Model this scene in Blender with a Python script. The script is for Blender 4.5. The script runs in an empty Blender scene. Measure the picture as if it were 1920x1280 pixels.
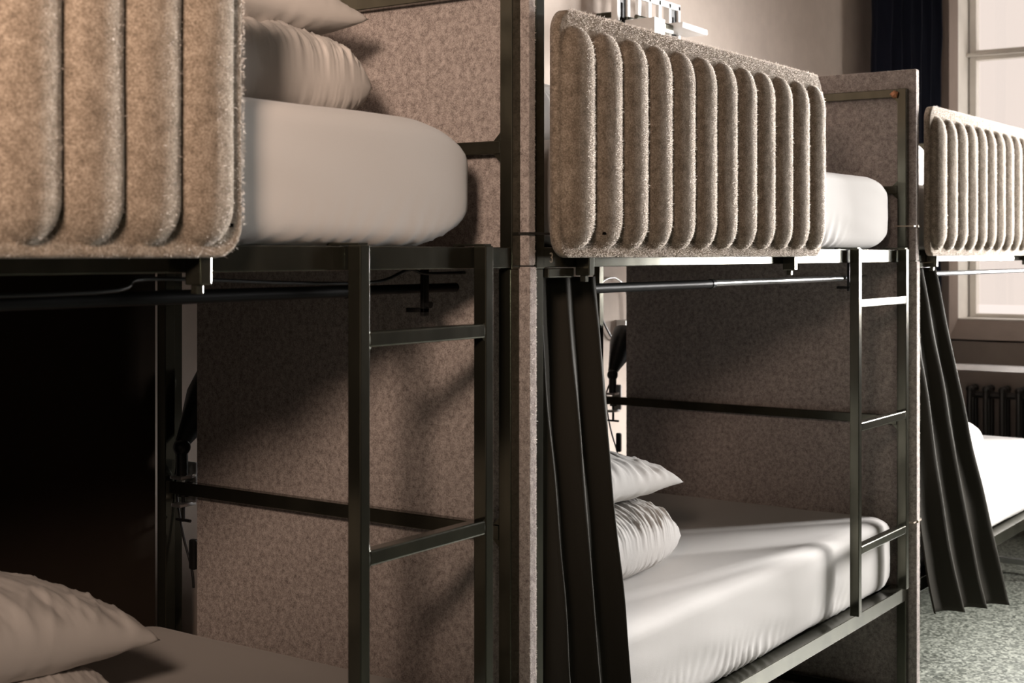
import bpy, bmesh, math, random
from mathutils import Vector, Matrix, noise
R = math.radians
sc = bpy.context.scene
col = sc.collection

# ------------------------------------------------------------------ camera, world, light, exposure
cd = bpy.data.cameras.new('camera'); cam = bpy.data.objects.new('camera', cd); col.objects.link(cam)
cd.sensor_width = 36.0; cd.lens = 36.0 * 2630.0 / 1920.0
cd.shift_y = -(640.0 - 475.0) / 1920.0
cam.location = (0, 0, 1.38); cam.rotation_euler = (R(90), 0, R(34.8 - 90))
cd.dof.use_dof = True; cd.dof.focus_distance = 3.1; cd.dof.aperture_fstop = 7.0
cd.clip_start = 0.05
sc.camera = cam

w = bpy.data.worlds.new('world'); sc.world = w; w.use_nodes = True
w.node_tree.nodes['Background'].inputs[0].default_value = (0.95, 0.93, 0.92, 1)
w.node_tree.nodes['Background'].inputs[1].default_value = 0.05

def area(name, loc, direction, sx, sy, energy, color, spread=180):
    l = bpy.data.lights.new(name, 'AREA'); l.shape = 'RECTANGLE'; l.size = sx; l.size_y = sy
    l.energy = energy; l.color = color; l.spread = R(spread)
    o = bpy.data.objects.new(name, l); col.objects.link(o); o.location = loc
    o.rotation_euler = Vector(direction).to_track_quat('-Z', 'Y').to_euler()
    return o
# cool daylight through the second far window and the window above the aisle side
area('far_daylight', (7.52, -0.42, 1.97), (-1, 0.75, -0.30), 1.15, 1.80, 62, (1.0, 0.97, 0.95), 58)
area('window_daylight', (7.50, 0.98, 1.97), (-1, 0.09, -0.10), 0.5, 1.80, 112, (1.0, 0.97, 0.95), 60)
area('jamb_fill_light', (7.90, 1.05, 1.97), (-0.42, 1, 0), 0.5, 1.80, 7, (1.0, 0.95, 0.90), 110)  # fill light added outside the pane to brighten the window jamb
area('floor_fill_light', (7.50, -0.42, 1.90), (-1, 0.45, -0.95), 1.15, 1.60, 34, (1.0, 0.97, 0.95), 100)  # added fill, aimed down to lift the floor and far lower bunk
# warm lamp behind the camera
area('warm_lamp', (-0.45, 0.26, 2.14), (1.9, 1.85, -0.16), 0.36, 0.36, 15, (1.0, 0.74, 0.58), 68)
sc.view_settings.view_transform = 'Standard'; sc.view_settings.look = 'None'
sc.view_settings.exposure = 0.0; sc.view_settings.gamma = 1.0; sc.view_settings.use_curve_mapping = False
sc.cycles.max_bounces = 6; sc.cycles.diffuse_bounces = 3; sc.cycles.glossy_bounces = 3
sc.cycles.sample_clamp_indirect = 4.0
sc.cycles.use_denoising = True

# ------------------------------------------------------------------ materials
def nodemat(name):
    m = bpy.data.materials.new(name); m.use_nodes = True
    nt = m.node_tree; b = nt.nodes['Principled BSDF']
    return m, nt, b
def N(nt, t, **kw):
    n = nt.nodes.new(t)
    for k, v in kw.items():
        if k in n.inputs.keys(): n.inputs[k].default_value = v
        else: setattr(n, k, v)
    return n
def ramp(nt, fac, stops):
    r = nt.nodes.new('ShaderNodeValToRGB'); e = r.color_ramp.elements
    while len(e) < len(stops): e.new(0.5)
    for i, (p, c) in enumerate(stops): e[i].position = p; e[i].color = (*c, 1)
    nt.links.new(fac, r.inputs[0]); return r.outputs[0]
def bump(nt, b, h, strength, dist):
    n = N(nt, 'ShaderNodeBump'); n.inputs['Strength'].default_value = strength; n.inputs['Distance'].default_value = dist
    nt.links.new(h, n.inputs['Height']); nt.links.new(n.outputs[0], b.inputs['Normal']); return n
def coords(nt, scale=(1, 1, 1)):
    tc = nt.nodes.new('ShaderNodeNewGeometry'); mp = nt.nodes.new('ShaderNodeMapping'); mp.inputs['Scale'].default_value = scale
    nt.links.new(tc.outputs['Position'], mp.inputs[0]); return mp.outputs[0]
def noi(nt, vec, scale, detail=3, rough=0.6):
    n = N(nt, 'ShaderNodeTexNoise'); n.inputs['Scale'].default_value = scale; n.inputs['Detail'].default_value = detail
    n.inputs['Roughness'].default_value = rough; nt.links.new(vec, n.inputs['Vector']); return n.outputs['Fac']
def mixf(nt, a, b, f):
    m = N(nt, 'ShaderNodeMath', operation='MULTIPLY_ADD'); nt.links.new(a, m.inputs[0]); m.inputs[1].default_value = 1 - f
    m2 = N(nt, 'ShaderNodeMath', operation='MULTIPLY'); nt.links.new(b, m2.inputs[0]); m2.inputs[1].default_value = f
    nt.links.new(m2.outputs[0], m.inputs[2]); return m.outputs[0]

def felt(name, stops, s1=330, s2=70, fs=0.42):
    m, nt, b = nodemat(name); v = coords(nt)
    f = mixf(nt, noi(nt, v, s1, 4, 0.75), noi(nt, v, s2, 3), fs)
    nt.links.new(ramp(nt, f, stops), b.inputs['Base Color'])
    b.inputs['Roughness'].default_value = 1.0; b.inputs['Specular IOR Level'].default_value = 0.05
    b.inputs['Sheen Weight'].default_value = 0.2; b.inputs['Sheen Roughness'].default_value = 0.35
    b.inputs['Sheen Tint'].default_value = (0.9, 0.85, 0.8, 1)
    bump(nt, b, noi(nt, v, 600, 2), 0.6, 0.002); return m
M = {}
M['felt_board'] = felt('felt_board', [(0.36, (0.16, 0.137, 0.127)), (0.50, (0.40, 0.352, 0.33)), (0.64, (0.62, 0.56, 0.535))], 420, 85, 0.35)
M['felt_guard'] = felt('felt_guard', [(0.36, (0.115, 0.092, 0.070)), (0.50, (0.245, 0.200, 0.155)), (0.64, (0.42, 0.36, 0.295))], 330, 65, 0.32)
m, nt, b = nodemat('felt_fibre_rim_light'); b.inputs['Base Color'].default_value = (0.78, 0.70, 0.62, 1); b.inputs['Roughness'].default_value = 1; M['fibre'] = m  # felt fuzz, coloured paler than the felt to paint in rim light
b.inputs['Subsurface Weight'].default_value = 0.0
tr = nt.nodes.new('ShaderNodeBsdfTranslucent'); tr.inputs[0].default_value = (0.80, 0.73, 0.66, 1)
mx = nt.nodes.new('ShaderNodeMixShader'); mx.inputs[0].default_value = 0.5; out_ = nt.nodes['Material Output']
nt.links.new(b.outputs[0], mx.inputs[1]); nt.links.new(tr.outputs[0], mx.inputs[2]); nt.links.new(mx.outputs[0], out_.inputs['Surface'])

def metal(name, c1, c2, rough=0.33):
    m, nt, b = nodemat(name); v = coords(nt, (1, 1, 0.35))
    f = noi(nt, v, 12, 3)
    nt.links.new(ramp(nt, f, [(0.35, c1), (0.65, c2)]), b.inputs['Base Color'])
    b.inputs['Metallic'].default_value = 0.85
    rr = N(nt, 'ShaderNodeMapRange'); nt.links.new(noi(nt, v, 60, 3), rr.inputs[0])
    rr.inputs['To Min'].default_value = rough - 0.02; rr.inputs['To Max'].default_value = rough + 0.04
    nt.links.new(rr.outputs[0], b.inputs['Roughness']); return m
M['steel'] = metal('raw_steel', (0.080, 0.080, 0.061), (0.115, 0.113, 0.087), 0.13)
M['weld'] = metal('weld_steel', (0.09, 0.09, 0.072), (0.13, 0.13, 0.105), 0.5)
M['chrome'] = metal('galvanised_steel', (0.55, 0.55, 0.55), (0.7, 0.7, 0.7), 0.28)

def plain(name, c, rough=0.6, metal_=0.0, spec=0.4, bs=None):
    m, nt, b = nodemat(name); v = coords(nt)
    f = noi(nt, v, 9, 4)
    nt.links.new(ramp(nt, f, [(0.3, tuple(x * 0.93 for x in c)), (0.7, tuple(min(1, x * 1.05) for x in c))]), b.inputs['Base Color'])
    b.inputs['Roughness'].default_value = rough; b.inputs['Metallic'].default_value = metal_
    b.inputs['Specular IOR Level'].default_value = spec
    if bs: bump(nt, b, noi(nt, v, bs[0], 4), bs[1], bs[2])
    return m
M['black_tube'] = plain('black_lacquered_tube', (0.010, 0.010, 0.010), 0.45, 0.0, 0.12)
M['black_plastic'] = plain('black_plastic', (0.012, 0.012, 0.012), 0.35, 0, 0.4)
M['grey_tube'] = plain('pale_grey_tube', (0.6, 0.6, 0.6), 0.25, 0.7, 0.5)
M['wall'] = plain('plaster_wall', (0.53, 0.455, 0.40), 0.9, 0, 0.15, (60, 0.12, 0.004))
M['wall_brown'] = plain('brown_plaster', (0.27, 0.215, 0.185), 0.9, 0, 0.15, (60, 0.15, 0.004))
M['wall_dark'] = plain('dark_painted_wall', (0.20, 0.17, 0.15), 0.9, 0, 0.1, (60, 0.1, 0.004))
M['ceiling'] = plain('ceiling_paint', (0.30, 0.27, 0.24), 0.95, 0, 0.1)
M['frame_white'] = plain('white_window_paint', (0.90, 0.86, 0.80), 0.4, 0, 0.4)
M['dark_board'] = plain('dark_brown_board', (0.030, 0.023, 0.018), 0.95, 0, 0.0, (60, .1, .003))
M['wood_base'] = plain('plywood', (0.30, 0.22, 0.15), 0.7, 0, 0.2, (30, 0.1, 0.002))
M['radiator'] = plain('dark_cast_iron', (0.035, 0.03, 0.027), 0.32, 0.4, 0.5)
M['black_hole'] = plain('black_slot', (0.006, 0.005, 0.004), 0.95, 0, 0.0)
M['tie'] = plain('cable_tie_plastic', (0.02, 0.018, 0.016), 0.5)
M['tie_tan'] = plain('pale_cable_tie', (0.40, 0.33, 0.26), 0.5)
M['numeral'] = plain('worn_numeral_paint', (0.30, 0.27, 0.21), 0.6)
M['rust'] = plain('bare_weld_rust', (0.55, 0.25, 0.13), 0.5, 0.3)
M['white_enamel'] = plain('white_enamel', (0.82, 0.81, 0.79), 0.3, 0, 0.5)

def cloth(name, c, fine=900, sheen=0.15, b1=0.15, folds=None):
    m, nt, b = nodemat(name); v = coords(nt)
    b.inputs['Base Color'].default_value = (*c, 1); b.inputs['Roughness'].default_value = 0.85
    b.inputs['Specular IOR Level'].default_value = 0.2
    b.inputs['Sheen Weight'].default_value = sheen
    h = noi(nt, v, fine, 2)
    if folds:
        v2 = coords(nt, folds[1]); h2 = noi(nt, v2, folds[0], 3, 0.5); h = mixf(nt, h, h2, 0.75)
    bump(nt, b, h, b1, 0.004); return m
M['sheet'] = cloth('white_jersey_sheet', (0.57, 0.545, 0.52), 700, 0.15, 0.22, (11, (1, 1, 0.6)))
M['pillowcase'] = cloth('white_cotton_pillowcase', (0.68, 0.655, 0.63), 800, 0.1, 0.25, (16, (1, 1, 1)))
M['curtain'] = cloth('charcoal_curtain', (0.036, 0.033, 0.027), 500, 0.0, 0.12)
M['curtain'].node_tree.nodes['Principled BSDF'].inputs['Specular IOR Level'].default_value = 0.03
M['blue_curtain'] = cloth('midnight_blue_curtain', (0.006, 0.008, 0.018), 400, 0.05, 0.1)

# terrazzo floor
m, nt, b = nodemat('terrazzo'); v = coords(nt)
vo = N(nt, 'ShaderNodeTexVoronoi'); vo.inputs['Scale'].default_value = 110; nt.links.new(v, vo.inputs['Vector'])
sep = nt.nodes.new('ShaderNodeSeparateColor'); nt.links.new(vo.outputs['Color'], sep.inputs[0])
f = mixf(nt, sep.outputs[0], noi(nt, v, 150, 4), 0.45)
nt.links.new(ramp(nt, f, [(0.26, (0.08, 0.09, 0.072)), (0.5, (0.23, 0.245, 0.205)), (0.74, (0.46, 0.48, 0.41))]), b.inputs['Base Color'])
b.inputs['Roughness'].default_value = 0.42; b.inputs['Specular IOR Level'].default_value = 0.5
M['floor'] = m
# bright overcast seen beyond the panes
m = bpy.data.materials.new('bright_overcast'); m.use_nodes = True; nt = m.node_tree; nt.nodes.clear()
em = nt.nodes.new('ShaderNodeEmission'); em.inputs[0].default_value = (0.93, 0.80, 0.74, 1); em.inputs[1].default_value = 1.12
o_ = nt.nodes.new('ShaderNodeOutputMaterial'); nt.links.new(em.outputs[0], o_.inputs[0]); M['outside'] = m
m = bpy.data.materials.new('window_glass'); m.use_nodes = True; nt = m.node_tree; nt.nodes.clear()
tr = nt.nodes.new('ShaderNodeBsdfTransparent'); tr.inputs[0].default_value = (0.97, 0.97, 0.96, 1)
gl = nt.nodes.new('ShaderNodeBsdfGlossy'); gl.inputs['Roughness'].default_value = 0.02
mx = nt.nodes.new('ShaderNodeMixShader'); mx.inputs[0].default_value = 0.06; o_ = nt.nodes.new('ShaderNodeOutputMaterial')
nt.links.new(tr.outputs[0], mx.inputs[1]); nt.links.new(gl.outputs[0], mx.inputs[2]); nt.links.new(mx.outputs[0], o_.inputs[0]); M['glass'] = m

# ------------------------------------------------------------------ mesh helpers
def obj(name, bm, mat, parent=None, smooth=False, angle=None):
    me = bpy.data.meshes.new(name); bm.to_mesh(me); bm.free()
    mats = mat if isinstance(mat, (list, tuple)) else [mat]
    for k in mats: me.materials.append(M[k])
    if smooth:
        for p in me.polygons: p.use_smooth = True
    if angle:
        me.polygons.foreach_set('use_smooth', [True] * len(me.polygons)); me.set_sharp_from_angle(angle=R(angle))
    o = bpy.data.objects.new(name, me); col.objects.link(o)
    if parent:
        o.parent = parent
        root = parent
        while root.parent: root = root.parent
        o.matrix_parent_inverse = root.matrix_world.inverted() if parent is root else Matrix.Identity(4)
    return o
def tag(o, label, cat=None, group=None):
    o['label'] = label
    if cat: o['category'] = cat
    if group: o['group'] = group
    return o
def thing(name, label, cat, loc=(0, 0, 0), group=None):
    o = bpy.data.objects.new(name, None); col.objects.link(o); o.location = loc; o.empty_display_size = 0.1
    o.matrix_world = Matrix.Translation(loc)
    return tag(o, label, cat, group)
def struct(o): o['kind'] = 'structure'; return o
def bx(bm, x0, x1, y0, y1, z0, z1, bev=0.0, seg=2):
    r = bmesh.ops.create_cube(bm, size=1.0); vs = r['verts']
    for v in vs:
        v.co = Vector(((x0 + x1) / 2 + v.co.x * (x1 - x0), (y0 + y1) / 2 + v.co.y * (y1 - y0), (z0 + z1) / 2 + v.co.z * (z1 - z0)))
    if bev > 0:
        es = list({e for v in vs for e in v.link_edges})
        bmesh.ops.bevel(bm, geom=es, offset=bev, segments=seg, profile=0.5, affect='EDGES')
    return bm
def box(name, x0, x1, y0, y1, z0, z1, mat, parent=None, bev=0.0016):
    return obj(name, bx(bmesh.new(), x0, x1, y0, y1, z0, z1, bev), mat, parent)
def cyl(bm, p0, p1, r0, r1=None, n=20):
    r1 = r0 if r1 is None else r1
    p0, p1 = Vector(p0), Vector(p1); d = p1 - p0
    mt = Matrix.Translation((p0 + p1) / 2) @ d.to_track_quat('Z', 'Y').to_matrix().to_4x4()
    bmesh.ops.create_cone(bm, cap_ends=True, segments=n, radius1=r0, radius2=r1, depth=d.length, matrix=mt); return bm
def rod(name, p0, p1, r, mat, parent=None, r1=None, n=20):
    return obj(name, cyl(bmesh.new(), p0, p1, r, r1, n), mat, parent, angle=40)
def tube(name, pts, r, mat, parent=None, n=8, sub=6):
    P = [Vector(p) for p in pts]; Q = []
    for i in range(len(P) - 1):
        a, b_, c_, d_ = P[max(0, i - 1)], P[i], P[i + 1], P[min(len(P) - 1, i + 2)]
        for k in range(sub):
            t = k / sub
            Q.append(0.5 * ((2 * b_) + (c_ - a) * t + (2 * a - 5 * b_ + 4 * c_ - d_) * t * t + (3 * b_ - a - 3 * c_ + d_) * t ** 3))
    Q.append(P[-1]); bm = bmesh.new(); rings = []
    for i, q in enumerate(Q):
        t = (Q[min(i + 1, len(Q) - 1)] - Q[max(i - 1, 0)]).normalized()
        u = t.cross(Vector((0.31, 0.2, 0.93))).normalized(); v_ = t.cross(u)
        rings.append([bm.verts.new(q + r * (math.cos(2 * math.pi * k / n) * u + math.sin(2 * math.pi * k / n) * v_)) for k in range(n)])
    for a, b_ in zip(rings, rings[1:]):
        for k in range(n): bm.faces.new((a[k], a[(k + 1) % n], b_[(k + 1) % n], b_[k]))
    bm.faces.new(rings[0][::-1]); bm.faces.new(rings[-1])
    return obj(name, bm, mat, parent, smooth=True)
def fuzz(bm, pts, rng, lmin, lmax, wd, mi=1):
    for p, n in pts:
        d = (n + Vector((rng.uniform(-1, 1), rng.uniform(-1, 1), rng.uniform(-1, 1))) * 0.9).normalized()
        L = rng.uniform(lmin, lmax) * (1 if rng.random() < 0.93 else 2.2)
        s = d.cross(Vector((rng.uniform(-1, 1), rng.uniform(-1, 1), rng.uniform(-1, 1)))).normalized() * wd
        mid = p + d * L * 0.55 + s * 2.5
        a, b_, c_, e_ = bm.verts.new(p - s - n * .0008), bm.verts.new(p + s - n * .0008), bm.verts.new(mid), bm.verts.new(p + d * L + s * rng.uniform(-3, 3))
        f1 = bm.faces.new((a, b_, c_)); f2 = bm.faces.new((a, c_, e_)); f1.material_index = mi; f2.material_index = mi

# ------------------------------------------------------------------ room
YB = 2.56   # plane of the wall behind the bunks
struct(box('floor', -3.6, 7.7, -3.2, YB, -0.1, 0.0, 'floor', bev=0))
struct(box('ceiling', -3.6, 7.7, -3.2, YB, 3.2, 3.3, 'ceiling', bev=0))
struct(box('wall_left', -3.6, 7.7, YB, YB + 0.15, -0.1, 3.3, 'wall', bev=0))
struct(box('wall_right', -3.6, 7.7, -3.35, -3.2, -0.1, 3.3, 'wall_dark', bev=0))
struct(box('wall_near', -3.75, -3.6, -3.35, YB + 0.15, -0.1, 3.3, 'wall_dark', bev=0))
# far wall with two openings: 1.13..2.285 and -1.30..0.50
bm = bmesh.new(); XF, XG = 7.25, 7.465
for (y0, y1, z0, z1) in ((2.285, YB, 0, 3.2), (0.40, 0.70, 0, 3.2), (-3.2, -1.30, 0, 3.2), (0.70, 2.285, 2.95, 3.2), (-1.30, 0.40, 2.95, 3.2),
                         (0.70, 2.285, 0, 0.938), (-1.30, 0.40, 0, 0.938)):
    bx(bm, XF, XG, y0, y1, z0, z1)
for v in bm.verts:
    if v.co.x > XF + .1 and abs(v.co.y - 2.285) < 1e-4 and (v.co.z < .01 or v.co.z > 3.19): v.co.y = 2.305
# sloped sills
for (y0, y1) in ((0.67, 2.33), (-1.33, 0.43)):
    vs = [bm.verts.new(c) for c in ((XF, y0, 0.93), (XG, y0, 0.93), (XG, y0, 1.03), (XF, y0, 0.94), (XF, y1, 0.93), (XG, y1, 0.93), (XG, y1, 1.03), (XF, y1, 0.94))]
    for f in ((0, 1, 2, 3), (7, 6, 5, 4), (3, 2, 6, 7), (0, 3, 7, 4)): bm.faces.new([vs[i] for i in f])
bmesh.ops.recalc_face_normals(bm, faces=bm.faces)
struct(obj('wall_far', bm, 'wall_brown'))
def window(n, y0, y1, z0, z1, label):
    t = struct(thing('window_%d' % n, label, 'window', (7.5, (y0 + y1) / 2, z0)))
    bm = bmesh.new(); F = 0.03
    bx(bm, 7.465, 7.72, y1 - F, y1, z0, z1, .006); bx(bm, 7.465, 7.72, y0, y0 + F, z0, z1, .006)
    bx(bm, 7.465, 7.72, y0 + F, y1 - F, z0, z0 + 0.012, .004); bx(bm, 7.465, 7.72, y0 + F, y1 - F, z1 - .03, z1, .006)
    obj('window_frame', bm, 'frame_white', t)
    bm = bmesh.new()
    a, c = y1 - F - .008, y0 + F + .008
    for (s0, s1) in ((z0 + .012, 2.440), (2.455, z1 - .035)):
        bx(bm, 7.64, 7.70, a - .035, a, s0, s1, .004); bx(bm, 7.64, 7.70, c, c + .035, s0, s1, .004)
        bx(bm, 7.64, 7.70, c + .035, a - .035, s0, s0 + .02, .004); bx(bm, 7.64, 7.70, c + .035, a - .035, s1 - .02, s1, .004)
    sash = obj('sash', bm, 'frame_white', t)
    box('transom', 7.60, 7.70, y0 + F, y1 - F, 2.440, 2.455, 'frame_white', t)
    box('pane', 7.668, 7.672, c + .03, a - .03, z0 + .08, z1 - .08, 'glass', sash, bev=0)
    return t
window(1, 0.67, 2.335, 1.025, 2.96, 'white framed window with a transom above the radiator')
window(2, -1.33, 0.43, 1.025, 2.96, 'white framed window out of the picture at the aisle end')
bm = bmesh.new(); vs = [bm.verts.new(c) for c in ((8.05, -3.6, 0.1), (8.05, 3.8, 0.1), (8.05, 3.8, 3.9), (8.05, -3.6, 3.9))]; bm.faces.new(vs)
struct(tag(obj('bright_sky', bm, 'outside'), 'bright hazy sky beyond the window panes', 'sky'))

# ------------------------------------------------------------------ radiator
t = thing('radiator', 'dark cast iron column radiator on the far wall under the window', 'radiator', (7.16, 1.6, 0.1))
for i in range(12):
    y = 2.135 - i * 0.08; bm = bmesh.new()
    for dx in (-0.05, 0.0, 0.05):
        cyl(bm, (7.15 + dx, y, 0.14), (7.15 + dx, y, 0.695), 0.014, n=12)
        bmesh.ops.create_uvsphere(bm, u_segments=12, v_segments=8, radius=0.018, matrix=Matrix.Translation((7.15 + dx, y, 0.70)))
    bx(bm, 7.09, 7.21, y - 0.013, y + 0.013, 0.655, 0.70, 0.01); bx(bm, 7.09, 7.21, y - 0.013, y + 0.013, 0.12, 0.17, 0.01)
    obj('radiator_column', bm, 'radiator', t, angle=50)
for z in (0.67, 0.145): rod('connecting_pipe', (7.15, 2.15, z), (7.15, 1.24, z), 0.017, 'radiator', t)
for y in (2.09, 1.29): box('foot', 7.13, 7.17, y - .01, y + .01, 0.0, 0.13, 'radiator', t)

# ------------------------------------------------------------------ bunk frames
TB = 0.027
def bunk(name, label, xl, xr, ybl, ybr, off=0.004, open_end=False, number=None):
    t = thing(name, label, 'bunk bed', ((xl + xr) / 2, 1.9, 0), 'steel bunk frames along the wall')
    yf = 1.43
    def P(n, *a, **k): return box(n, *a, parent=t, **k)
    for (x, yb) in ((xl, ybl), (xr - TB, ybr)):
        for y in (yf, yb):
            P('lower_post', x, x + TB, y, y + TB, 0, 1.352, mat='steel')
            P('upper_post', x + off, x + off + TB, y, y + TB, 1.352, 1.876, mat='steel')
    yb = min(ybl, ybr)
    for z0, z1 in ((1.354, 1.391), (0.340, 0.381)):
        fr_ = P('side_rail', xl + TB, xr - TB, yf, yf + (0.03 if z0 > 1 else .045), z0, z1, mat='steel')
        if z0 > 1: front_rail = fr_
        P('side_rail', xl + TB, xr - TB, yb, yb + 0.03, z0, z1, mat='steel')
        P('bed_base', xl + TB, xr - TB, yf + .045, yb, z0 + .008, z0 + .024, mat='steel')
    for (x, y2) in ((xl, ybl), (xr - TB, ybr)):
        for z0, z1 in ((1.850, 1.875), (1.559, 1.583), (1.354, 1.391), (0.865, 0.892), (0.340, 0.381), (0.035, 0.060)):
            o = off if z0 > 1.35 else 0
            P('cross_bar', x + o, x + o + TB * .8, yf + TB, y2, z0, z1, mat='grey_tube' if (open_end and x > xl and z0 < 1) else 'steel')  # low foot bars coloured paler than the frame to paint in window light
    for (x, z) in ((xr - TB + off, 1.571), (xr - TB + off, 1.8625), (xr - TB, 0.8785)):
        for s in (1, -1):
            zz = z + s * 0.012
            if z > 1.8 and s > 0: continue
            bm = bmesh.new(); vs = []
            for xx in (x + .003, x + .006):
                vs.append([bm.verts.new((xx, yf + TB, zz)), bm.verts.new((xx, yf + TB + .016, zz)), bm.verts.new((xx, yf + TB, zz + s * .016))])
            bm.faces.new(vs[0]); bm.faces.new(vs[1][::-1])
            for k in range(3): bm.faces.new((vs[0][k], vs[1][k], vs[1][(k + 1) % 3], vs[0][(k + 1) % 3]))
            bmesh.ops.recalc_face_normals(bm, faces=bm.faces); obj('gusset', bm, 'steel', t)
    P('track_plate', xl + TB + .012, xl + TB + .10, yf - .004, yf + .03, 1.335, 1.3525, mat='steel')
    if number:
        cu = bpy.data.curves.new('numeral', 'FONT'); cu.body = number; cu.size = 0.027; cu.extrude = 0.0004; cu.align_x = 'CENTER'
        tmp = bpy.data.objects.new('numeral_tmp', cu); col.objects.link(tmp); bpy.context.view_layer.update()
        me = bpy.data.meshes.new_from_object(tmp.evaluated_get(bpy.context.evaluated_depsgraph_get())); bpy.data.objects.remove(tmp)
        me.transform(Matrix.Translation((xl + TB + 0.026, yf - .0006, 1.3630)) @ Matrix.Rotation(R(90), 4, 'X')); me.materials.clear(); me.materials.append(M['numeral'])
        o = bpy.data.objects.new('numeral', me); col.objects.link(o); o.parent = front_rail
        o['label'] = 'small stamped numeral 3'
    return t
b1 = bunk('bunk_bed', 'dark steel bunk bed frame nearest the camera, left of the upright felt divider', 0.02, 2.081, 2.336, 2.336)
b2 = bunk('bunk_bed', 'dark steel bunk bed frame in the middle with numeral 3 on its rail', 2.132, 4.150, 2.40, 2.500, number='3')
b3 = bunk('bunk_bed', 'dark steel bunk bed frame nearest the window, cut off by the right picture edge', 4.206, 6.25, 2.40, 2.46, open_end=True)
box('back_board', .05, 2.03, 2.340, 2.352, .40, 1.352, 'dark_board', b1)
# bare bronze weld on the top right corner of the middle frame
bm = bmesh.new(); bmesh.ops.create_icosphere(bm, subdivisions=3, radius=0.011, matrix=Matrix.Translation((4.124, 1.463, 1.858)))
for v in bm.verts: v.co += Vector((0, noise.noise(v.co * 90) * .008, noise.noise(v.co * 120 + Vector((3, 1, 2))) * .006))
tag(obj('weld_bead', bm, 'rust', b2, smooth=True), 'bare rusty orange weld bead')

# ------------------------------------------------------------------ felt dividers
def divider(label, x0, x1, y0, y1a, y1b, ztop, zj, ties, fz=7000, seed=1):
    t = thing('divider_panel', label, 'divider', ((x0 + x1) / 2, (y0 + y1a) / 2, 0), 'grey felt dividers between the bunks')
    rng = random.Random(seed)
    for nm, z0, z1, yb, dx, dy in (('upper_board', zj + .001, ztop, y1b, 0.0, 0.0), ('lower_board', 0.005, zj - .001, y1a, -0.002, -0.003)):
        bm = bx(bmesh.new(), x0 + dx, x1, y0 + dy, yb, z0, z1, 0.0025, 2)
        pts = []
        for k in range(int(fz * (z1 - z0))):
            z = rng.uniform(z0 + .002, z1 - .002)
            q = rng.random()
            if q < .5: pts.append((Vector((rng.uniform(x0 + dx, x1), y0 + dy, z)), Vector((0, -1, 0))))
            else: pts.append((Vector((x1 - .001, y0 + dy + .001, z)), Vector((.7, -.7, 0))))
        if nm == 'upper_board':
            for k in range(900): pts.append((Vector((rng.uniform(x0, x1), rng.uniform(y0, yb), z1)), Vector((0, 0, 1))))
        fuzz(bm, pts, rng, .0006, .0022, .00012)
        obj(nm, bm, ['felt_board', 'fibre'], t)
    for (z, m_) in ties:
        bm = bmesh.new(); px0, px1 = (x0 - .005, x1 + .050) if m_ == 'tie' else (x0 - .032, x1 + .010)
        bx(bm, px0, px1, y0 - .0045, y0 - .0035, z - .0022, z + .0022); bx(bm, px0, px1 - .02, y0 + .052, y0 + .054, z - .0022, z + .0022)
        bx(bm, px0 - .001, px0, y0 - .0045, y0 + .054, z - .0022, z + .0022); bx(bm, px1, px1 + .001, y0 - .0045, y0 + .054, z - .0022, z + .0022)
        if m_ != 'tie': bx(bm, x0 - .006, x0 + .002, y0 - .009, y0 - .0035, z - .004, z + .004, .001)
        obj('cable_tie', bm, m_, t)
    return t
divider('tall grey felt divider panel standing between the nearest and the middle bunk', 2.084, 2.105, 1.412, 2.270, 2.33, 1.94, 1.357, [(1.416, 'tie')], seed=1)
divider('tall grey felt divider panel behind the middle bunk ladder, beside the far bunk', 4.158, 4.184, 1.410, 2.414, 2.45, 1.935, 1.357, [(1.462, 'tie_tan'), (0.575, 'tie_tan')], seed=2)

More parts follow.
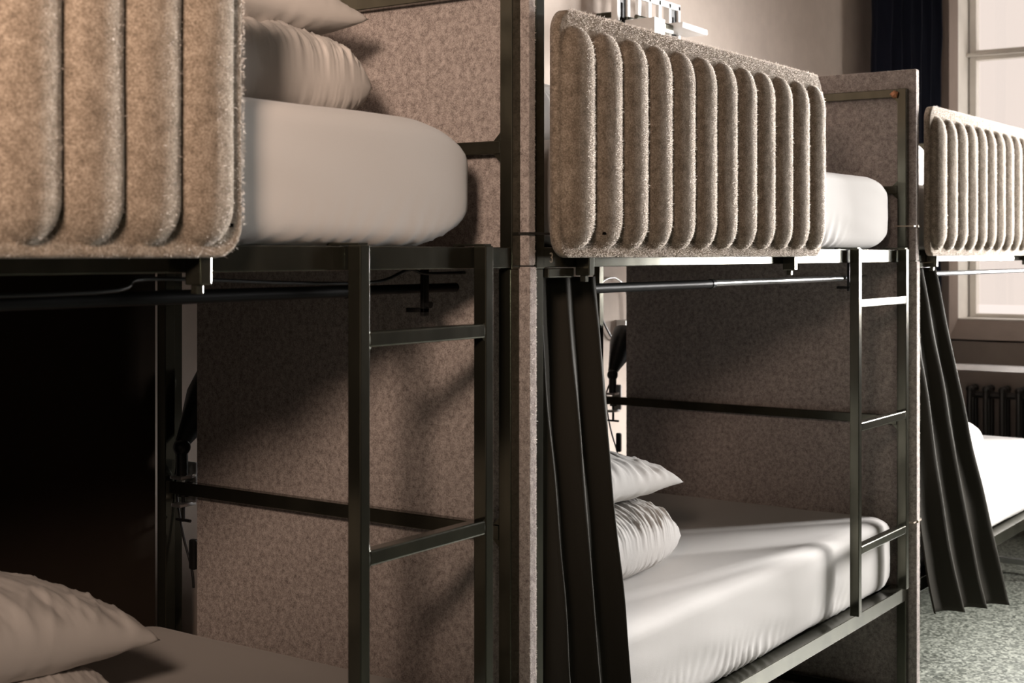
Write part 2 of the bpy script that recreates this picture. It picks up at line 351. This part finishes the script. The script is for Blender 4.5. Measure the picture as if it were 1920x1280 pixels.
# ------------------------------------------------------------------ ribbed felt guards
def guard(label, x0, x1, pad0, pitch, npad, zb, zt, fz, seed, slot_x, clips, slot_w=.020):
    t = thing('guard_board', label, 'guard board', ((x0 + x1) / 2, 1.39, zb), 'ribbed felt guard boards on the upper bunks')
    yF, yB, H, rc = 1.384, 1.402, 0.027, 0.046
    rng = random.Random(seed); per = 24; bm = bmesh.new()
    nx = int((x1 - x0) / pitch * per); nz = 110
    r = pitch * 0.495; pz0, pz1 = zb + .017, zt - .030
    def height(x, z):
        k = round((x - pad0) / pitch - 0.5); k = max(0, min(npad - 1, k)); xc = pad0 + (k + .5) * pitch
        zz = min(max(z, pz0 + r * 1.2), pz1 - r * 1.3)
        dz = (z - zz) / (1.3 if z > zz else 1.2)
        d = math.hypot(x - xc, dz) / r
        if d >= 1: return 0.0
        return H * math.sqrt(1 - d * d) * min(1, (1 - d) / .04) ** .5
    def inset(z):
        e = min(z - zb, zt - z)
        return 0.0 if e >= rc else rc - math.sqrt(max(0, rc * rc - (rc - e) ** 2))
    zs = [zb + (zt - zb) * (0.5 - 0.5 * math.cos(math.pi * j / nz)) * .35 + (zt - zb) * j / nz * .65 for j in range(nz + 1)]
    G = []; Bk = []
    for z in zs:
        i_ = inset(z); row = []; rb = []
        for i in range(nx + 1):
            x = x0 + (x1 - x0) * i / nx; x = min(max(x, x0 + i_), x1 - i_)
            e = min(x - x0 - i_, x1 - i_ - x, z - zb, zt - z)
            rnd = 0.005 * (1 - min(1, e / .005)) ** 2
            y = yF + rnd - height(x, z) + noise.noise(Vector((x * 35, z * 9, 2))) * .0011
            row.append(bm.verts.new((x, y, z)))
        for q in (0, 1): rb.append(bm.verts.new((x0 + i_ if q == 0 else x1 - i_, yB, z)))
        G.append(row); Bk.append(rb)
    for j in range(nz):
        for i in range(nx):
            try: bm.faces.new((G[j][i], G[j][i + 1], G[j + 1][i + 1], G[j + 1][i]))
            except ValueError: pass
        bm.faces.new((Bk[j][1], Bk[j][0], Bk[j + 1][0], Bk[j + 1][1]))
        bm.faces.new((Bk[j][0], G[j][0], G[j + 1][0], Bk[j + 1][0])); bm.faces.new((G[j][nx], Bk[j][1], Bk[j + 1][1], G[j + 1][nx]))
    bm.faces.new([Bk[0][0], Bk[0][1]] + G[0][::-1]); bm.faces.new([Bk[nz][1], Bk[nz][0]] + G[nz])
    bmesh.ops.remove_doubles(bm, verts=bm.verts, dist=1e-6)
    bm.normal_update()
    pts = []
    def pn(x, z):
        e = .0008; y = yF - height(x, z)
        return Vector((x, y, z)), Vector((-(height(x + e, z) - height(x - e, z)) / (2 * e), -1, -(height(x, z + e) - height(x, z - e)) / (2 * e))).normalized()
    for k in range(fz):
        q = rng.random()
        if q < .62:      # right rib shoulders, where the pale fuzz paints in rim light
            kk = rng.randrange(npad); x = pad0 + (kk + .5) * pitch + r * rng.triangular(-.15, .95, .45); z = rng.uniform(zb + .01, zt - .03)
        elif q < .78: x = rng.uniform(x0 + .01, x1 - .01); z = rng.uniform(zb + .001, zb + .03)
        elif q < .92: x = rng.uniform(x0 + .03, x1 - .03); z = zt - rng.random() ** 2 * .03
        else: x = x1 - rng.random() ** 2 * .012; z = rng.uniform(zb + .04, zt - .04)
        if x > x1 - inset(z) or x < x0 + inset(z): continue
        p, n = pn(x, z)
        if z > zt - .004: n = Vector((0, -.4, 1)).normalized()
        if x > x1 - .004: n = Vector((1, -.4, 0)).normalized()
        pts.append((p, n))
    fuzz(bm, pts, rng, .0010, .0034, .00014)
    face_ = obj('felt_face', bm, ['felt_guard', 'fibre'], t, smooth=True)
    hs = height(slot_x + slot_w * .5, 1.418) + .0004
    box('tie_slot', slot_x, slot_x + slot_w, yF - hs, yF + .002, 1.4155, 1.4205, 'black_hole', face_, bev=.0008)
    for cx_ in clips:
        bm = bmesh.new()
        bx(bm, cx_, cx_ + .020, 1.398, 1.4295, 1.338, 1.392, .002); bx(bm, cx_ + .002, cx_ + .014, 1.408, 1.42, 1.326, 1.338, .001)
        obj('mounting_clip', bm, 'steel', t)
    return t
guard('large ribbed felt guard board on the nearest upper bunk, cut off at top left', 0.20, 1.354, 0.232, 0.0914, 12, 1.374, 1.835, 14000, 5, 1.3265, (1.290, .30), .009)
guard('ribbed felt guard board on the middle upper bunk, whole in view', 2.138, 3.372, 2.149, 0.1006, 12, 1.372, 1.829, 85000, 6, 2.268, (2.268, 3.228), .014)
guard('ribbed felt guard board on the far upper bunk in front of the window', 4.205, 5.50, 4.215, 0.1060, 12, 1.372, 1.829, 40000, 7, 4.40, (4.31, 5.40))

# ------------------------------------------------------------------ ladders
def ladder(label, xa, xb, rungs, zbot):
    t = thing('ladder', label, 'ladder', ((xa + xb) / 2, 1.41, zbot), 'steel ladders hooked over the upper rails')
    y0, y1 = 1.401, 1.427
    for (x0, x1) in ((xa, xa + .022), (xb - .022, xb)):
        st = box('stile', x0, x1, y0, y1, zbot, 1.393, 'steel', t)
        bm = bx(bmesh.new(), x0, x1, y0 + .004, 1.472, 1.3925, 1.3965, .001)
        bx(bm, x0, x1, 1.462, 1.466 + .004, 1.36, 1.393, .001); obj('hook', bm, 'steel', st)
    for z in rungs:
        rg = box('rung', xa + .022, xb - .022, y0 + .0005, y1, z - .024, z, 'steel', t, bev=.003)
        for x in (xa + .021, xb - .021):
            bm = bmesh.new(); bmesh.ops.create_icosphere(bm, subdivisions=3, radius=1, matrix=Matrix.Translation((x, y0 + .003, z - .013)) @ Matrix.Diagonal((.008, .0022, .015, 1)))
            for v in bm.verts: v.co += Vector((noise.noise(v.co * 200) * .002, 0, noise.noise(v.co * 160) * .003))
            obj('weld', bm, 'weld', rg, smooth=True)
    return t
ladder('dark steel bed ladder hooked on the nearest bunk, its foot out of the picture', 1.614, 1.960, (1.260, 0.925, 0.589), 0.39)
ladder('steel bed ladder hooked on the middle bunk with window light on its edges', 3.667, 4.068, (1.255, 0.918, 0.581), 0.392)

# ------------------------------------------------------------------ mattresses
def mattress(label, x0, x1, y0, y1, z0, z1, seed, group='white sheeted mattresses', r=.035, wr=1.0, er=.11, ez=.5):
    hx, hy, hz = (x1 - x0) / 2, (y1 - y0) / 2, (z1 - z0) / 2; c = Vector(((x0 + x1) / 2, (y0 + y1) / 2, (z0 + z1) / 2))
    bm = bmesh.new(); step = 0.011; cache = {}
    def vert(p):
        k = (round(p.x, 5), round(p.y, 5), round(p.z, 5))
        if k in cache: return cache[k]
        rx, rz = r * 1.6, min(r, hz * .8)
        q = Vector((max(-hx + rx, min(hx - rx, p.x)), max(-hy + rx * .8, min(hy - rx * .8, p.y)), max(-hz + rz, min(hz - rz, p.z))))
        d = p - q
        s = Vector((d.x / rx, d.y / (rx * .8), d.z / rz)); L = s.length; m_ = max(abs(s.x), abs(s.y), abs(s.z))
        if L > 1e-6: s = s * (m_ / L)
        v = q + Vector((s.x * rx, s.y * rx * .8, s.z * rz))
        q_ = max(0.0, min(1.0, (abs(v.x) - (hx - er)) / er)); v.z *= 1 - (1 - ez) * (1 - math.sqrt(max(0, 1 - q_ * q_)))
        qy = max(0.0, min(1.0, (abs(v.x) - (hx - er)) / er)); v.y *= 1 - .03 * (1 - math.sqrt(max(0, 1 - qy * qy)))
        n = Vector((s.x, s.y, s.z)); n = n.normalized() if n.length > 0 else Vector((0, 0, 1))
        w_ = v + c
        # flat face bulge, tuck folds near the lower edge of the sides
        side = max(abs(p.x) / hx, abs(p.y) / hy) > .985
        zf = (v.z + hz) / (2 * hz)
        bul = 0.006 * math.sin(math.pi * min(1, max(0, zf)))
        a = w_.x * 1.0 + w_.y * .6
        fold = 0.0
        if n.z < .6:
            env = math.exp(-((zf) / .28) ** 2) * (0.35 + noise.noise(Vector((a * 2.2, seed, 0))))
            ph = a * 150 - zf * 22 + 9 * noise.noise(Vector((a * 5, zf * 2, seed)))
            fold = .0110 * wr * max(0, env) * (1 - abs(math.sin(ph * .5))) ** 1.5
            fold += .0028 * wr * noise.noise(Vector((a * 4 + zf * 2.0, zf * 3, seed + 5)))
        else:
            fold = .002 * noise.noise(Vector((w_.x * 5, w_.y * 5, seed)))
        w_ = w_ + n * (fold + (bul if side else 0))
        cache[k] = bm.verts.new(w_); return cache[k]
    def lin(h): 
        k = max(4, int(2 * h / step)); return [-h + 2 * h * i / k for i in range(k + 1)]
    X_, Y_, Z_ = lin(hx), lin(hy), lin(hz)
    def face(A, B, f):
        for i in range(len(A) - 1):
            for j in range(len(B) - 1):
                bm.faces.new([vert(f(a, b_)) for a, b_ in ((A[i], B[j]), (A[i + 1], B[j]), (A[i + 1], B[j + 1]), (A[i], B[j + 1]))])
    face(X_, Y_, lambda a, b_: Vector((a, b_, hz))); face(X_, Y_, lambda a, b_: Vector((a, b_, -hz)))
    face(X_, Z_, lambda a, b_: Vector((a, -hy, b_))); face(X_, Z_, lambda a, b_: Vector((a, hy, b_)))
    face(Y_, Z_, lambda a, b_: Vector((-hx, a, b_))); face(Y_, Z_, lambda a, b_: Vector((hx, a, b_)))
    bmesh.ops.recalc_face_normals(bm, faces=bm.faces)
    o = obj('mattress', bm, 'sheet', None, smooth=True)
    # thing origin at its base
    tag(o, label, 'mattress', group); return o
mattress('thick white mattress on the nearest upper bunk between guard board and ladder', .09, 1.985, 1.452, 2.325, 1.391, 1.608, 1, r=.03, er=.18, ez=.05)
mattress('dim brownish white mattress on the nearest lower bunk at the bottom left', .08, 2.045, 1.470, 2.325, .381, .606, 2)
mattress('white mattress on the middle upper bunk behind the ribbed guard board', 2.170, 4.085, 1.458, 2.37, 1.391, 1.604, 3, r=.03, er=.15, ez=.08)
mattress('bright white mattress on the middle lower bunk under two pillows', 2.19, 4.110, 1.463, 2.38, .381, .600, 4, r=.028, er=.10, ez=.3)
mattress('white mattress on the far upper bunk behind its ribbed guard board', 4.25, 6.20, 1.458, 2.385, 1.390, 1.600, 5)
mattress('brightly lit white mattress on the far lower bunk at the right edge', 4.25, 6.20, 1.463, 2.385, .381, .600, 6, r=.03)

# ------------------------------------------------------------------ pillows
def pillow(label, cx_, cy_, z0, L, W, H, rz=0, seed=1, wr=1.0, tilt=(0, 0), corner=0.0, blunt=0):
    bm = bmesh.new(); nu, nv = (230, 80) if blunt else (130, 90)
    mt = Matrix.Translation((cx_, cy_, z0)) @ Matrix.Rotation(R(rz), 4, 'Z') @ Matrix.Rotation(R(tilt[0]), 4, 'X') @ Matrix.Rotation(R(tilt[1]), 4, 'Y')
    def pt(u, v, top):
        cu = 1 - .055 * math.cos(v * math.pi / 2) ** 1.0; cv = 1 - .07 * math.cos(u * math.pi / 2)
        if blunt: cu = 1 - .08 * abs(v) ** 3.5; cv = 1 - .12 * abs(u) ** 4
        x, y = u * L / 2 * cu, v * W / 2 * cv
        pw = 5.0 if blunt else 2.4
        eu, ev = 1 - abs(u) ** pw, 1 - abs(v) ** (pw * .8)
        h = max(0, eu * ev) ** .46
        cr = (abs(u) * abs(v)) ** 6
        wob = 0
        if 0 < abs(h):
            ru = noise.noise(Vector((u * 2.2 + seed * 3, v * 1.3, seed)))
            edge = .25 + .75 * (abs(v) ** 2) + .4 * abs(u) ** 2
            wob = (math.sin(u * 26 + 7 * noise.noise(Vector((u * 1.5, v * 1.6, seed))) + v * 2.5) * .55 + math.sin(u * 49 + v * 4 + 9 * noise.noise(Vector((u, v * 2, seed + 9)))) * .25) * .0060 * wr * edge
            rg = max(0, 1 - abs(noise.noise(Vector((u * (21 if blunt else 8.5) - v * 2.6, v * 1.4 + u, seed * 1.7)))) * 3.2) ** 2
            rg2 = max(0, 1 - abs(noise.noise(Vector((u * (40 if blunt else 23) + v * 3.5, v * 2.2, seed * 2.3)))) * 3.0) ** 2
            if blunt: wob *= .35
            wob += ((.0030 * rg + .0016 * rg2) if blunt else (.0045 * rg + .0028 * rg2)) * wr * (.35 + .65 * abs(u) + .4 * abs(v)) + .004 * ru * wr
            pk = math.exp(-((1 - abs(v)) * 9)) * math.sin(u * 60 + 3 * ru) * .0018 + math.exp(-((1 - abs(u)) * 9)) * math.sin(v * 44 + 3 * ru) * .0018
            wob = wob * min(1, h * 2.2) + pk * wr * min(1, h * 5)
        zt_ = (H * .58 * h + wob) if top else (-H * .42 * min(1, h * 1.15) ** .9 + wob * .3)
        z = H * .42 + zt_ + corner * cr
        return mt @ Vector((x, y, z))
    def rows(top):
        return [[bm.verts.new(pt(2 * i / nu - 1, 2 * j / nv - 1, top)) for i in range(nu + 1)] for j in range(nv + 1)]
    A, B = rows(True), rows(False)
    for G_, fl in ((A, 1), (B, -1)):
        for j in range(nv):
            for i in range(nu):
                q = (G_[j][i], G_[j][i + 1], G_[j + 1][i + 1], G_[j + 1][i]); bm.faces.new(q if fl > 0 else q[::-1])
    bmesh.ops.remove_doubles(bm, verts=bm.verts, dist=2e-5)
    return tag(obj('pillow', bm, 'pillowcase', None, smooth=True), label, 'pillow', 'white pillows stacked in pairs')
pillow('crumpled beige lit pillow on the nearest upper mattress, under another pillow', 1.565, 1.84, 1.599, .74, .46, .178, -4, 3, 1.9, blunt=1)
pillow('pillow with a pointed corner at the top edge, topmost on the nearest upper bunk', 1.54, 1.86, 1.750, .74, .46, .16, 3, 4, .7, (0, 2.5))
pillow('pillow with a twisted corner on the nearest lower bunk, at the bottom left', 1.235, 2.085, .690, .76, .47, .185, 2, 5, .9, (0, 5.5), -.012)
pillow('lower pillow of the nearest lower bunk, mostly below the picture edge', 1.19, 2.08, .598, .76, .48, .11, -3, 6, .8, blunt=1)
pillow('crumpled white pillow lying on the middle lower mattress, under another pillow', 2.815, 1.90, .596, .74, .50, .175, -2, 7, 1.7, blunt=1)
pillow('pillow with a pointed corner, topmost of the pair on the middle lower bunk', 2.79, 1.91, .765, .76, .50, .150, 3, 8, 1.2, (0, 3), -.01)
pillow('shaded pillow on the middle upper bunk left of the ribbed guard board', 2.62, 1.86, 1.602, .74, .46, .16, 0, 9, .7, blunt=1)
pillow('lit pillow on the far upper bunk between divider and guard board', 4.66, 1.84, 1.598, .74, .46, .20, 0, 10, .7, blunt=1)
pillow('bright rounded pillow on the far lower bunk beside the dark curtain', 5.08, 1.80, .596, .76, .50, .17, 0, 11, .6, blunt=1)

# ------------------------------------------------------------------ bed curtains
def curtain(name, label, mat, path, z0, z1, pleats, amp, cat='curtain', group=None, thick=.002, rise=0.0, seed=0):
    bm = bmesh.new(); ns, nz = pleats * 16, 70; rows_ = []
    for j in range(nz + 1):
        z = z0 + (z1 - z0) * j / nz; row = []
        for i in range(ns + 1):
            s = i / ns; hh = (z - z0) / (z1 - z0); x, y, nxv, nyv, a_ = path(s, hh)
            ph = 2 * math.pi * pleats * s + .6 * noise.noise(Vector((s * 3, z * 1.2, seed)))
            wv = math.sin(ph) + .22 * math.sin(2 * ph + 1 + 2 * z)
            d = amp * a_ * wv + .006 * noise.noise(Vector((s * 9, z * 5, seed + 3)))
            row.append(bm.verts.new((x + nxv * d + -.35 * amp * a_ * math.cos(ph) * nyv, y + nyv * d, z + rise * (1 - s) * (1 - hh))))
        rows_.append(row)
    for a, b_ in zip(rows_, rows_[1:]):
        for i in range(ns): bm.faces.new((a[i], a[i + 1], b_[i + 1], b_[i]))
    o = obj(name, bm, mat, None, smooth=True)
    md = o.modifiers.new('thickness', 'SOLIDIFY'); md.thickness = thick
    return tag(o, label, cat, group)
def sm(t): t = max(0, min(1, t)); return t * t * (3 - 2 * t)
def p2(s, h):
    k = (1 - h)
    return 2.165 - .045 * k + s * (.295 + .055 * k), 1.498 - .112 * k, 0.10, 1, .6 + .5 * k
curtain('bed_curtain', 'dark charcoal curtain gathered at the head of the middle lower bunk', 'curtain', p2, .10, 1.333, 3, .019, group='charcoal privacy curtains', seed=1)
def p3(s, h):
    k = (1 - h); o = k
    xa, xb = 4.222 + .06 * max(0, (k - .7) / .3) ** 2, 4.605 + .42 * k
    return xa + s * (xb - xa), 1.498 - o * .112, 0.10, 1, .6 + .6 * k
curtain('bed_curtain', 'dark charcoal curtain flaring down beside the far lower bunk', 'curtain', p3, .155, 1.333, 3, .021, rise=.12, group='charcoal privacy curtains', seed=2)
def pb(s, h): return 6.60 + .57 * s, 2.43 - .11 * s, -.2, 1, 1
curtain('window_curtain', 'midnight blue blackout curtain hanging in the corner left of the window', 'blue_curtain', pb, .25, 3.15, 6, .03, seed=3)

# ------------------------------------------------------------------ curtain rods, brackets, cables
def crod(label, xa, xb, xj, y, z, thin_mat, br):
    t = thing('curtain_rod', label, 'curtain rod', ((xa + xb) / 2, y, z), 'curtain rods under the upper bunks')
    rod('outer_tube', (xa, y, z), (xj, y, z), .0105, 'black_tube', t)
    rod('inner_tube', (xj - .01, y, z + .001), (xb, y, z + .001), .0082, thin_mat, t)
    rod('end_collar', (xj - .012, y, z), (xj + .004, y, z), .0118, 'black_plastic', t)
    for x in br:
        bm = bx(bmesh.new(), x, x + .016, y - .020, y - .012, 1.270, 1.353, .001); bx(bm, x, x + .016, y - .02, y + .02, 1.276, 1.284, .001)
        cyl(bm, (x + .008, y - .03, 1.290), (x + .008, y - .012, 1.290), .006, n=12)
        obj('bracket', bm, 'black_plastic', t, angle=35)
    return t
crod('black curtain rod under the nearest upper bunk', .06, 2.05, 1.76, 1.55, 1.317, 'black_tube', (1.93,))
crod('curtain rod with a shiny thinner right half under the middle upper bunk', 2.17, 4.11, 3.085, 1.55, 1.306, 'grey_tube', (3.93,))
crod('pale curtain rod under the far upper bunk, against the window', 4.24, 6.20, 4.60, 1.55, 1.310, 'grey_tube', (4.33,))
tag(tube('cable', [(.7, 1.51, 1.33), (1.20, 1.50, 1.329), (1.30, 1.515, 1.345), (1.60, 1.53, 1.334), (1.80, 1.53, 1.332), (1.875, 1.52, 1.352), (1.93, 1.525, 1.345), (2.05, 1.53, 1.345)], .003, 'black_plastic'), 'thin black cable looped along the nearest curtain rod', 'cable')

# ------------------------------------------------------------------ clamp lamps on the lower cross bars
def lamp(label, x, y, group='black clamp reading lamps'):
    t = thing('clamp_lamp', label, 'lamp', (x, y, .892), group)
    bm = bmesh.new(); bx(bm, x - .012, x + .022, y - .018, y + .018, .897, .905, .002); bx(bm, x + .030, x + .038, y - .018, y + .018, .845, .930, .002)
    bx(bm, x - .012, x + .034, y - .014, y + .014, .838, .846, .002)
    bx(bm, x + .022, x + .034, y - .012, y + .012, .897, .905, .001); cl_ = obj('clamp', bm, 'chrome', t)
    bm = bmesh.new(); cyl(bm, (x + .01, y, .805), (x + .01, y, .862), .004, n=10); cyl(bm, (x + .01, y - .022, .808), (x + .01, y + .022, .808), .0035, n=10)
    cyl(bm, (x + .01, y, .859), (x + .01, y, .864), .012, n=14); obj('clamp_screw', bm, 'black_plastic', cl_, angle=40)
    bm = bmesh.new(); cyl(bm, (x + .006, y, .905), (x + .006, y, .960), .013, n=14)
    bmesh.ops.create_uvsphere(bm, u_segments=14, v_segments=10, radius=.019, matrix=Matrix.Translation((x + .006, y, .965)))
    cyl(bm, (x + .006, y, .965), (x + .016, y + .006, 1.00), .010, n=12); obj('arm', bm, 'black_plastic', t, angle=40)
    bm = bmesh.new()
    prof = [(0.0, .016), (.02, .021), (.06, .033), (.11, .048), (.16, .050), (.165, .046)]
    d = Vector((.62, -.01, .78)).normalized(); o0 = Vector((x + .012, y + .004, .975)); q = d.to_track_quat('Z', 'Y').to_matrix()
    rings = [[bm.verts.new(o0 + q @ Vector((rr * math.cos(a * math.pi / 12), rr * math.sin(a * math.pi / 12), hh))) for a in range(24)] for hh, rr in prof]
    for a, b_ in zip(rings, rings[1:]):
        for k in range(24): bm.faces.new((a[k], a[(k + 1) % 24], b_[(k + 1) % 24], b_[k]))
    bm.faces.new(rings[0][::-1]); bm.faces.new(rings[-1]); obj('lamp_shade', bm, 'black_plastic', t, angle=45)
    cd_ = tube('cord', [(x + .006, y + .014, .93), (x + .02, y + .035, .88), (x + .025, y + .02, .78), (x + .03, y - .004, .70), (x + .03, y - .01, .66)], .0028, 'black_plastic', t)
    box('cord_switch', x + .022, x + .036, y - .020, y - .002, .700, .765, 'black_plastic', cd_, bev=.004)
    return t
lamp('black clamp reading lamp in the dark gap behind the nearest felt divider', 2.060, 2.298)
lamp('black clamp reading lamp in the bright gap right of the middle curtain', 4.129, 2.455)
# socket strip and conduits on the wall behind
tag(box('wall_socket', 4.335, 4.42, YB - .04, YB - .001, 1.085, 1.142, 'white_enamel'), 'pale wall socket box above the clamp lamp in the bright gap', 'socket')
tag(tube('cable', [(4.20, 2.545, 1.27), (4.235, 2.545, 1.287), (4.29, 2.545, 1.294), (4.34, 2.545, 1.28), (4.39, 2.545, 1.23), (4.40, 2.545, 1.14)], .0035, 'grey_tube'), 'pale cable arching on the wall above the socket box', 'cable')
tag(tube('cable', [(4.37, 2.545, 1.09), (4.30, 2.545, 1.075), (4.255, 2.548, 1.11), (4.20, 2.545, 1.17)], .0035, 'black_plastic'), 'black cable hanging on the wall below the socket box', 'cable')

# ------------------------------------------------------------------ wall rack above the far bunk
t = thing('wall_rack', 'white metal slatted wall rack above the ribbed guard board', 'wall rack', (4.44, 2.50, 1.93))
yr0, yr1 = 2.468, 2.482
for x in (4.345, 4.420, 4.495):
    box('slat', x - .009, x + .009, yr0, yr1, 1.95, 2.30, 'white_enamel', t, bev=.001)
for x0 in (4.188, 4.562):
    bm = bmesh.new(); bx(bm, x0, x0 + .018, yr0, yr1 + .01, 1.93, 2.30, .001); bx(bm, x0 + .072, x0 + .090, yr0, yr1 + .01, 1.93, 2.30, .001)
    obj('upright', bm, 'white_enamel', t, angle=35)
    bm = bmesh.new(); bx(bm, x0 + .018, x0 + .038, yr0 + .008, yr1 + .008, 1.93, 2.30); bx(bm, x0 + .052, x0 + .072, yr0 + .008, yr1 + .008, 1.93, 2.30)
    bx(bm, x0 + .038, x0 + .052, yr0 + .008, yr1 + .008, 2.255, 2.30); bx(bm, x0 + .038, x0 + .052, yr0 + .008, yr1 + .008, 1.93, 1.96)
    obj('slotted_web', bm, 'black_tube', t)
for z in (2.282, 1.93): box('rail', 4.188, 4.652, yr0, yr1, z, z + .022, 'white_enamel', t)
for x in (4.20, 4.60): box('wall_spacer', x, x + .04, yr1, YB, 2.20, 2.22, 'steel', t)
t = thing('metal_box', 'small metal box hanging on the front of the wall rack', 'box', (4.29, 2.40, 2.03))
box('casing', 4.232, 4.306, 2.345, 2.462, 2.03, 2.192, 'white_enamel', t)
bm = bmesh.new(); bx(bm, 4.24, 4.30, 2.455, 2.468, 2.192, 2.205, .001); cyl(bm, (4.235, 2.42, 2.200), (4.303, 2.42, 2.200), .008, n=8); obj('hanger', bm, 'steel', t, angle=35)
t = thing('folding_tray', 'white tilted tray sticking out to the right of the wall rack', 'tray', (4.55, 2.42, 2.10))
box('bracket_block', 4.375, 4.465, 2.395, 2.466, 2.165, 2.200, 'steel', t, bev=.006)
bm = bx(bmesh.new(), 4.465, 4.66, 2.36, 2.455, 2.188, 2.208, .002)
for v in bm.verts: v.co.z -= (v.co.x - 4.465) * .02
obj('tray_board', bm, 'white_enamel', t, angle=35)
